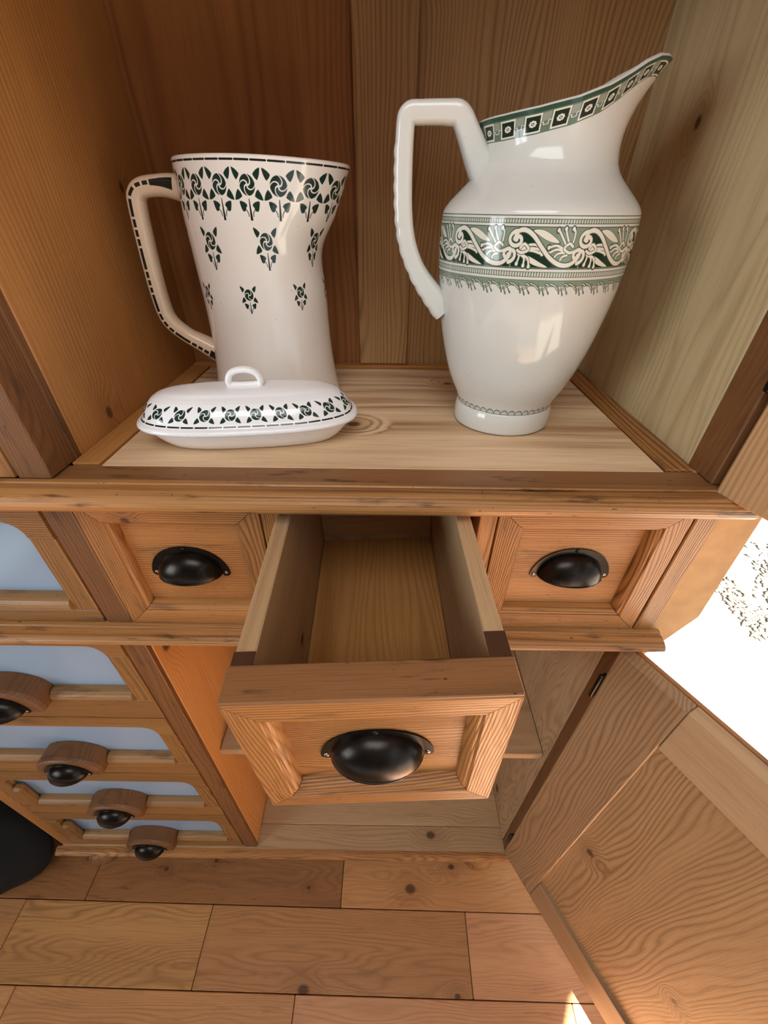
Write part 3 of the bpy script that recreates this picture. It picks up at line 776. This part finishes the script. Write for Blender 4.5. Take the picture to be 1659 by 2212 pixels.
jprof = smooth_profile([(.0895, 0.0), (.0895, .004), (.0868, .018), (.0830, .050), (.0808, .080), (.0800, .115), (.0805, .150), (.0812, .180), (.0818, .215), (.0815, .245), (.0812, .2670)], 8)
SPA = R(-8)
def jug_pt(r_, z, a, off=0.0):
    t = max(0.0, (z - .155) / (.267 - .155))
    fl = .037 * (t ** 1.25)
    c = max(0.0, math.cos(a - SPA)); w = c ** 2.2
    pinch = -.010 * math.exp(-((z - .185) / .03) ** 2) * c ** 3
    rr_ = r_ + fl * w + pinch - off
    zz = z - .004 * w * t
    return (JX + rr_ * math.cos(a), JY + rr_ * math.sin(a), JZ + zz)
NA = 128
jb = MB(); rings = [[jug_pt(r_, z, 2 * math.pi * k / NA) for k in range(NA)] for r_, z in jprof]
zz_ = [z for _, z in jprof]
loft(jb, rings, uv=lambda i, j: (j / NA, zz_[i] / JH))
rim = [(0.0012, .2683), (.0028, .2683), (.0040, .2670)] + [(.0042, z) for z in (.25, .22, .18, .12, .06, .02)]
rings = []
lastr = jprof[-1][0]
rings.append([jug_pt(lastr, .267, 2 * math.pi * k / NA) for k in range(NA)])
for off, z in rim:
    rr_ = lastr if z >= .2665 else interp(z, zz_, [p[0] for p in jprof])
    zc = min(z, .267)
    rings.append([(lambda q: (q[0], q[1], q[2] + (z - zc)))(jug_pt(rr_, zc, 2 * math.pi * k / NA, off)) for k in range(NA)])
loft(jb, rings, mi=1, cap1=True)
b0 = [[jug_pt(jprof[0][0], 0, 2 * math.pi * k / NA) for k in range(NA)]]
jb.add(b0[0], [list(range(NA))], mi=1)
jb.build('body', [M['jug'], M['cream']], JUG)
# handle with a dashed line
def handle(name, mat, parent, path, wid, thk, side, uvscale, nseg=20, sq=2.6, widths=None, ripple=0.0, rfrom=.4, rsgn=1, sub=8):
    """tube along path; 'side' = direction across the handle's breadth"""
    mb = MB(); P = catmull(path, sub); n = len(P); L = [0]
    for i in range(1, n): L.append(L[-1] + (P[i] - P[i - 1]).length)
    rings = []
    for i, p in enumerate(P):
        t = (P[min(i + 1, n - 1)] - P[max(i - 1, 0)]).normalized()
        s_ = Vector(side); s_ = (s_ - t * s_.dot(t)).normalized(); o_ = t.cross(s_).normalized()
        f = interp(L[i] / L[-1], *widths) if widths else 1.0
        ring = []
        rp_ = ripple * abs(math.sin(L[i] * 240.0)) if L[i] / L[-1] > rfrom else 0.0
        for k in range(nseg):
            a = 2 * math.pi * k / nseg; ca, sa = math.cos(a), math.sin(a)
            ring.append(p + s_ * (wid * f / 2 * math.copysign(abs(ca) ** (2 / sq), ca)) + o_ * ((thk * f / 2 + (rp_ if sa * rsgn > .5 else 0.0)) * math.copysign(abs(sa) ** (2 / sq), sa)))
        rings.append(ring)
    loft(mb, rings, uv=lambda i, j: (j / nseg, L[i] / L[-1]), cap0=False, cap1=False)
    return mb.build(name, mat, parent)
hp = Print(400, 1600)
def dash(v0, v1, c=.535, w0=.05, w1=.05):
    y0, y1 = v0 * 1600, v1 * 1600
    hp.poly([((c - w0 / 2) * 400, y0), ((c + w0 / 2) * 400, y0), ((c + w1 / 2) * 400, y1), ((c - w1 / 2) * 400, y1)], DARK)
dash(.03, .125, w0=.13, w1=.07)
v = .132
for ln_ in (.022, .022, .03, .062, .03, .026, .026, .085, .026, .022, .022, .075, .026, .022, .022, .075, .024, .024, .024, .060, .024, .024):
    dash(v, v + ln_); v += ln_ + .009
dash(v, .965, w0=.05, w1=.12)
H_IMG = hp.image('handle dashes')
M['jug_handle'] = ceramic('cream glaze with dashes', (226, 200, 172), H_IMG)
hd = Vector((-1, -.10, 0)).normalized()
def hpnt(r_, z): return (JX + hd.x * r_, JY + hd.y * r_, JZ + z)
handle('handle', M['jug_handle'], JUG, [hpnt(.078, .2420), hpnt(.098, .2445), hpnt(.120, .2430), hpnt(.1310, .2370), hpnt(.1350, .2230), hpnt(.1380, .1700), hpnt(.1385, .1250), hpnt(.1340, .1000), hpnt(.1170, .0820), hpnt(.0980, .0700), hpnt(.078, .0580)],
       .024, .0205, (0, 1, 0), 1, widths=([0, .1, .2, .85, 1], [1.35, 1.05, .95, .95, 1.3]))

# ------------------------------------------------------------------ the covered dish
DX, DY, DZ, DYAW = .1815, .1020, 1.2900, R(7.5)
DISH = thing('covered_dish', 'small oblong white covered dish with green flower border and loop handle', 'dish', (DX, DY, DZ))
def oblong(a, b, z, n=96, e=2.7):
    out = []
    for k in range(n):
        t = 2 * math.pi * k / n; c, s = math.cos(t), math.sin(t)
        x = a * math.copysign(abs(c) ** (2 / e), c); y = b * math.copysign(abs(s) ** (2 / e), s)
        out.append((x, y, z))
    # even spacing along the outline
    P = np.array(out + [out[0]]); seg = np.r_[0, np.cumsum(np.hypot(*(np.diff(P[:, :2], axis=0).T)))]
    t = np.linspace(0, seg[-1], n, endpoint=False)
    return [(float(np.interp(q, seg, P[:, 0])), float(np.interp(q, seg, P[:, 1])), z) for q in t]
def dish_xf(p):
    c, s = math.cos(DYAW), math.sin(DYAW); return (DX + p[0] * c - p[1] * s, DY + p[0] * s + p[1] * c, DZ + p[2])
pts = smooth_profile([(.093, .0), (.096, .0015), (.104, .009), (.112, .019), (.1165, .0265)], 4)
mb = MB(); rings = [oblong(a, a - .066 + (a - .093) * -.15, z) for a, z in pts]
loft(mb, rings, xf=dish_xf, cap0=True); rings = [oblong(.1165, .0470, .0265), oblong(.112, .0430, .0265), oblong(.100, .036, .008), oblong(.09, .03, .004)]
loft(mb, rings, xf=dish_xf, cap1=True)
DBASE = mb.build('base', ceramic('white glaze', (250, 249, 250)), DISH)
DPW, DPH = 2400, 400
dp = Print(DPW, DPH)
ND = 20
for k in range(ND):
    cx_ = DPW / ND * (k + .5)
    flower(dp, cx_, DPH * .56, DPW / ND * .215, 1.0, 3.7, arms=3, stem=False, rot=.6 + (k % 3) * .4)
for k in range(38):
    x0 = DPW / 38 * k
    dp.poly([(x0 + 3, DPH * .045), (x0 + DPW / 38 - 3, DPH * .045), (x0 + DPW / 38 - 3, DPH * .115), (x0 + 3, DPH * .115)], DARK)
D_IMG = dp.image('dish print')
M['lid'] = ceramic('white glaze with flower border', (250, 249, 250), D_IMG)
M['white'] = ceramic('plain white glaze', (250, 249, 250))
LP = smooth_profile([(.1180, .0268, 0), (.1225, .0275, 0), (.1245, .0300, 0), (.1235, .0330, 0), (.1195, .0350, 0)], 3)
mb = MB(); loft(mb, [oblong(a, a - .0690, z) for a, z in [(p[0], p[1]) for p in LP]], xf=dish_xf, mi=1)
LB = smooth_profile([(.1195, .0350), (.1170, .0380), (.1140, .0440), (.1100, .0500), (.1040, .0560)], 5)
arc = [0]
for i in range(1, len(LB)): arc.append(arc[-1] + math.hypot(LB[i][0] - LB[i - 1][0], LB[i][1] - LB[i - 1][1]))
loft(mb, [oblong(a, a - .0690, z) for a, z in LB], xf=dish_xf, uv=lambda i, j: (j / 96, arc[i] / arc[-1]))
LT = smooth_profile([(.1040, .0560), (.0950, .0605), (.080, .0630), (.055, .0645), (.034, .0648)], 4)
bb_ = lambda a: max(.002, (a - .069) if a > .095 else .026 * ((a / .095) ** .9))
loft(mb, [oblong(a, bb_(a), z) for a, z in LT], xf=dish_xf, mi=1, cap1=True)
LID = mb.build('lid', [M['lid'], M['white']], DISH)
lp = [dish_xf(p) for p in ((-.0150, -.001, .0630), (-.0175, -.001, .0710), (-.0125, -.001, .0795), (0, -.001, .0825), (.0125, -.001, .0795), (.0175, -.001, .0710), (.0150, -.001, .0630))]
handle('loop_handle', M['white'], LID, lp, .0105, .0075, (0, 1, 0), 1, nseg=14, sq=2.0)
lp2 = [dish_xf(p) for p in ((-.016, -.001, .0665), (-.007, -.001, .0660), (.007, -.001, .0660), (.016, -.001, .0665))]
handle('handle_foot', M['white'], LID, lp2, .0095, .006, (0, 1, 0), 1, nseg=12, sq=2.0)

# ------------------------------------------------------------------ the tall ewer with the printed scroll band
EX, EY, EZ = .4930, .1680, 1.2900
EH = .3300
EW_, EHT = 3200, 1400
ep = Print(EW_, EHT)
EPM = EHT / .34                         # v = z/.34 for the body; the rim band is printed by distance below the rim
ez = lambda z: z * EPM
INK = (.20, .27, .23); PALE = (.49, .55, .48); DEEP = (.085, .19, .135); PAPER = (.86, .84, .79)
def hband(z0, z1, col):
    ep.poly([(0, ez(z0)), (EW_ - 1, ez(z0)), (EW_ - 1, ez(z1)), (0, ez(z1))], col)
hband(.2218, .2225, INK); hband(.2163, .2200, PALE); hband(.2195, .2200, INK); hband(.2163, .2168, INK)
hband(.1762, .1804, PALE); hband(.1800, .1805, INK); hband(.1761, .1766, INK)
hband(.1830, .2143, PALE); hband(.2139, .2146, INK); hband(.1826, .1833, INK)
for k in range(250):
    x = EW_ / 250 * k
    ep.stroke([(x, ez(.2171)), (x, ez(.2191))], 4.2, PAPER)
    ep.stroke([(x, ez(.1770)), (x, ez(.1796))], 5.0, PAPER)
hband(.1728, .1740, (.42, .50, .43)); hband(.1684, .1730, PALE)
NU = 10; UW = EW_ / NU
BZ0, BZ1 = .1833, .2139
def U(k, x, y):      # unit coordinates: x 0..1 along a repeat, y 0 bottom .. 1 top
    return (UW * (k + x), ez(BZ0 + (BZ1 - BZ0) * y))
def spiral(k, cx, cy, r0, turns, a0, sgn, asp=.57):
    pts = []
    for i in range(40):
        t = i / 39; a = a0 + sgn * turns * 2 * math.pi * t; r_ = r0 * (1 - t) ** .8
        pts.append(U(k, cx + r_ * math.cos(a) * asp, cy + r_ * math.sin(a)))
    return pts
def catm2(pts, n=10): return [(p[0], p[1]) for p in catmull([(a, b, 0) for a, b in pts], n)]
for k in range(-1, NU + 1):
    S = catm2([(.02, .72), (.06, .90), (.16, .93), (.28, .80), (.42, .52), (.56, .26), (.72, .10), (.86, .10), (.96, .25), (.985, .40)])
    ep.poly([U(k, *p) for p in S] + [U(k, 1.0, .02), U(k, .02, .02), U(k, .02, .5)], DEEP) if 0 <= k < NU else None
for k in range(NU):
    LW = UW * .060
    # leaves and fingers, first inked round, then paper white
    def both(fn):
        fn(1.55, INK); fn(1.0, PAPER)
    def leaf(p, col, grow):
        Q = np.array([U(k, *q) for q in sm2(p)]); c = Q.mean(0); ep.poly(c + (Q - c) * grow, col)
    up_leaf = [(.26, .93), (.38, .95), (.52, .84), (.66, .64), (.52, .66), (.36, .80)]
    lo_leaf = [(.12, .34), (.26, .30), (.42, .16), (.56, .02), (.38, .06), (.22, .20)]
    for p in (up_leaf, lo_leaf): leaf(p, INK, 1.06); leaf(p, PAPER, .97)
    fing = []
    for (x0, y0, x1, y1, bx) in ((.74, .62, .61, .94, -.02), (.79, .64, .71, .97, -.02), (.85, .66, .82, .97, .02), (.72, .50, .52, .52, 0), (.73, .45, .53, .38, 0), (.76, .40, .60, .22, -.02), (.80, .34, .70, .12, -.02)):
        fing.append([(x0, y0), ((x0 + x1) / 2 + bx, (y0 + y1) / 2 + .06), (x1, y1)])
    for (x0, y0, x1, y1, bx) in ((.14, .48, .36, .58, 0), (.14, .44, .42, .46, 0), (.14, .42, .44, .36, 0), (.10, .36, .10, .10, .02), (.13, .34, .20, .06, .03), (.16, .33, .28, .04, .03)):
        fing.append([(x0, y0), ((x0 + x1) / 2 + bx, (y0 + y1) / 2 + .05), (x1, y1)])
    for col, g in ((INK, 1.5), (PAPER, 1.0)):
        for q in fing:
            Q = [U(k, *p) for p in catm2(q, 6)]
            ep.stroke(Q, LW * .42 * g, col); ep.disc(Q[-1][0], Q[-1][1], LW * .36 * g + (1 if g > 1 else 0), LW * .36 * g + (1 if g > 1 else 0), col)
    S = catm2([(.02, .72), (.06, .90), (.16, .93), (.28, .80), (.42, .52), (.56, .26), (.72, .10), (.86, .10), (.96, .25), (.985, .40)])
    for col, g in ((INK, 1.35), (PAPER, .95)):
        ep.stroke([U(k, *p) for p in S], LW * .80 * g, col)
        ep.stroke(spiral(k, .055, .70, .21, 1.35, R(100), 1), LW * .72 * g, col)
        ep.stroke(spiral(k, .955, .33, .20, 1.35, R(-80), 1), LW * .72 * g, col)
        for q in ([(.86, .55), (.80, .62), (.74, .50), (.82, .40), (.90, .44)], [(.12, .50), (.17, .60), (.24, .47), (.15, .38), (.08, .44)]):
            ep.stroke([U(k, *p) for p in catm2(q)], LW * .52 * g, col)
for k in range(34):       # small fringe of scrolls and leaves under the band
    w_ = EW_ / 34; x = w_ * k
    for col, g in ((INK, 8.5), (PAPER, 3.6)):
        ep.stroke([(x + w_ * a, ez(b)) for a, b in catm2([(0, .1711), (.25, .1696), (.5, .1661), (.75, .1668), (.95, .1696), (.78, .1708)])], g, col)
    for a, b, c_ in ((.40, .1711, .1631), (.62, .1681, .1616), (.85, .1676, .1628)):
        ep.stroke([(x + w_ * a, ez(b)), (x + w_ * (a + .18), ez(c_))], [3.0, 8.0], (.34, .42, .36))
for k in range(44):       # scallops on the foot
    w_ = EW_ / 44; x = w_ * k
    ep.stroke([(x + w_ * (.5 - .48 * math.cos(t)), ez(.0275 + .0052 * math.sin(t))) for t in np.linspace(0, math.pi, 14)], 5.0, INK)
    ep.stroke([(x + w_ * (.5 - .28 * math.cos(t)), ez(.0275 + .0030 * math.sin(t))) for t in np.linspace(0, math.pi, 10)], 3.0, PALE)
hband(.0268, .0275, INK)
E_IMG = ep.image('ewer band print')
# rim border: own strip
RW_, RHT = 2600, 150
rp = Print(RW_, RHT)
NK = 19; KW = RW_ / NK
rp.poly([(0, 0), (RW_ - 1, 0), (RW_ - 1, RHT), (0, RHT)], (.40, .46, .39))
rp.poly([(0, RHT * .80), (RW_ - 1, RHT * .80), (RW_ - 1, RHT), (0, RHT)], (.22, .32, .26))
for k in range(NK):
    x = KW * k; X = lambda a: x + KW * a; Y = lambda b: RHT * b
    rp.poly([(X(.72), Y(.44)), (X(1.02), Y(.44)), (X(1.02), Y(.75)), (X(.72), Y(.75))], (.56, .58, .52))
    rp.poly([(X(.06), Y(.06)), (X(.70), Y(.06)), (X(.70), Y(.76)), (X(.06), Y(.76))], PAPER)
    rp.poly([(X(.12), Y(.13)), (X(.64), Y(.13)), (X(.64), Y(.69)), (X(.12), Y(.69))], (.12, .18, .14))
    rp.stroke([(X(.66), Y(.40)), (X(.78), Y(.40)), (X(.78), Y(.30)), (X(.95), Y(.30)), (X(.95), Y(.44)), (X(1.06), Y(.44))], 9, INK)
    rp.stroke([(X(.66), Y(.40)), (X(.78), Y(.40)), (X(.78), Y(.30)), (X(.95), Y(.30)), (X(.95), Y(.44)), (X(1.06), Y(.44))], 5.5, PAPER)
    for q in range(8):
        a = q * math.pi / 4; rp.disc(X(.38) + 14 * math.cos(a), Y(.41) + 14 * math.sin(a), 6.5, 6.5, PAPER)
    rp.disc(X(.38), Y(.41), 4.5, 4.5, PAPER)
for q in range(260):
    xx = RW_ / 260 * q; rp.stroke([(xx, RHT * .83), (xx, RHT * .97)], 2.2, (.14, .22, .17))
R_IMG = rp.image('rim border print')
EC = (212, 211, 204)
M['ewer'] = ceramic('ivory glaze with scroll band', EC, E_IMG)
M['ewer_rim'] = ceramic('ivory glaze with key border', EC, R_IMG)
M['ivory'] = ceramic('plain ivory glaze', EC)
EWER = thing('ewer', 'tall ivory ewer with wide raised spout and green scroll band round its shoulder', 'ewer', (EX, EY, EZ))
eprof = [(.0560, 0.0), (.0600, .0015), (.0612, .007), (.0612, .018), (.0598, .0245), (.0588, .0265), (.0592, .0300), (.0635, .0400), (.0700, .0530), (.0760, .0680), (.0820, .0880), (.0870, .1080), (.0908, .1280), (.0940, .1480), (.0962, .1670), (.0973, .1830), (.0977, .2000), (.0973, .2130), (.0965, .2225), (.0942, .2275), (.0895, .2330), (.0820, .2400), (.0745, .2470), (.0680, .2540), (.0642, .2610)]
eprof = smooth_profile(eprof, 4)
NA = 160
FLAT = .94
eb = MB(); zz2 = [z for _, z in eprof]
rings = [[(EX + r_ * math.cos(2 * math.pi * k / NA), EY + FLAT * r_ * math.sin(2 * math.pi * k / NA), EZ + z) for k in range(NA)] for r_, z in eprof]
loft(eb, rings, uv=lambda i, j: (j / NA + .02, zz2[i] / .34))
# neck and spout: rings go from the waist up to the slanting rim
ES = R(-3)
def rim_pt(a):
    c = math.cos(a - ES)
    # handle side r .071, sides .050, spout reaches .091
    ex = .0705 if c < 0 else .0705 + (.0915 - .0705) * c ** 1.5
    ey = .058 * (1 if c < 0 else (1 - .62 * c ** 2.2))
    s = math.sin(a - ES)
    x = ex * c * (1.0 if c < 0 else 1.0); y = ey * s
    z = interp(x, [-.0705, -.055, -.03, 0, .025, .045, .060, .075, .085, .0915], [.2895, .2905, .2935, .2990, .3070, .3165, .3245, .3305, .3320, .3310])
    return x, y, z
r0, z0 = eprof[-1]
NS = 14
rimz = [[rim_pt(2 * math.pi * k / NA) for k in range(NA)]][0]
neck = []
for i in range(NS + 1):
    t = i / NS; ring = []
    for k in range(NA):
        a = 2 * math.pi * k / NA; x1, y1, z1 = rimz[k]
        x0, y0 = r0 * math.cos(a), FLAT * r0 * math.sin(a)
        sp = max(0, math.cos(a - ES))
        # start going up the body's slope, end flaring
        xm, ym = x0 * (.95 - .10 * sp ** 2), y0 * .88
        zm = z0 + (z1 - z0) * .42
        b0, b1, b2 = (1 - t) ** 2, 2 * t * (1 - t), t * t
        ring.append((EX + b0 * x0 + b1 * xm + b2 * x1, EY + b0 * y0 + b1 * ym + b2 * y1, EZ + b0 * z0 + b1 * zm + b2 * z1))
    neck.append(ring)
# split the neck where the printed border begins (.0150 below the rim)
BH = .0165
low, high = [], []
def at_len(k, dist):
    col = [Vector(neck[i][k]) for i in range(NS + 1)]
    acc = 0
    for i in range(NS, 0, -1):
        d = (col[i] - col[i - 1]).length
        if acc + d >= dist: return col[i].lerp(col[i - 1], (dist - acc) / d)
        acc += d
    return col[0]
tot = [sum((Vector(neck[i][k]) - Vector(neck[i - 1][k])).length for i in range(1, NS + 1)) for k in range(NA)]
low = [[at_len(k, BH + (tot[k] - BH) * (1 - i / 12)) for k in range(NA)] for i in range(13)]
high = [[at_len(k, BH * (1 - i / 4)) for k in range(NA)] for i in range(5)]
loft(eb, low, mi=2)
# border's u by length along the rim
seg = [0]
for k in range(NA): seg.append(seg[-1] + (Vector(high[-1][(k + 1) % NA]) - Vector(high[-1][k])).length)
loft(eb, high, uv=lambda i, j: (seg[j] / seg[-1], .01 + .98 * i / 4), mi=1)
lip = [high[-1]]
def inward(p, off, dz=0.0):
    c = Vector((EX, EY, p[2])); v_ = c - Vector(p); v_ = v_.normalized() * min(off, v_.length * .4)
    return (p[0] + v_.x, p[1] + v_.y, p[2] + dz)
for off, dz in ((.0008, .0012), (.0022, .0018), (.0036, .0010)):
    lip.append([inward(high[-1][k], off, dz) for k in range(NA)])
for ring in (high[3], high[1], low[-1], low[8], low[4], low[0]):
    lip.append([inward(ring[k], .0046) for k in range(NA)])
lip.append([(EX + .088 * math.cos(2 * math.pi * k / NA), EY + .080 * math.sin(2 * math.pi * k / NA), EZ + .205) for k in range(NA)])
lip.append([(EX + .05 * math.cos(2 * math.pi * k / NA), EY + .05 * math.sin(2 * math.pi * k / NA), EZ + .03) for k in range(NA)])
loft(eb, lip, mi=2, cap1=True)
eb.add(rings[0], [list(range(NA))], mi=2)
eb.build('body', [M['ewer'], M['ewer_rim'], M['ivory']], EWER)
def eh(x, z): return (x, EY - .004, EZ + z)
handle('handle', M['ivory'], EWER, [eh(.4320, .2530), eh(.4230, .2670), eh(.4140, .2820), eh(.4050, .2945), eh(.3930, .2965), eh(.3700, .2963), eh(.3580, .2950), eh(.3548, .2850), eh(.3545, .2450), eh(.3565, .2150), eh(.3620, .1920), eh(.3730, .1700), eh(.3880, .1510), eh(.4050, .1330)],
       .022, .0175, (0, 1, 0), 1, nseg=20, sq=3.4, ripple=.0011, rfrom=.42, rsgn=-1, sub=14, widths=([0, .14, .24, .35, .8, 1], [1.5, 1.15, 1.0, .98, 1.05, 1.5]))
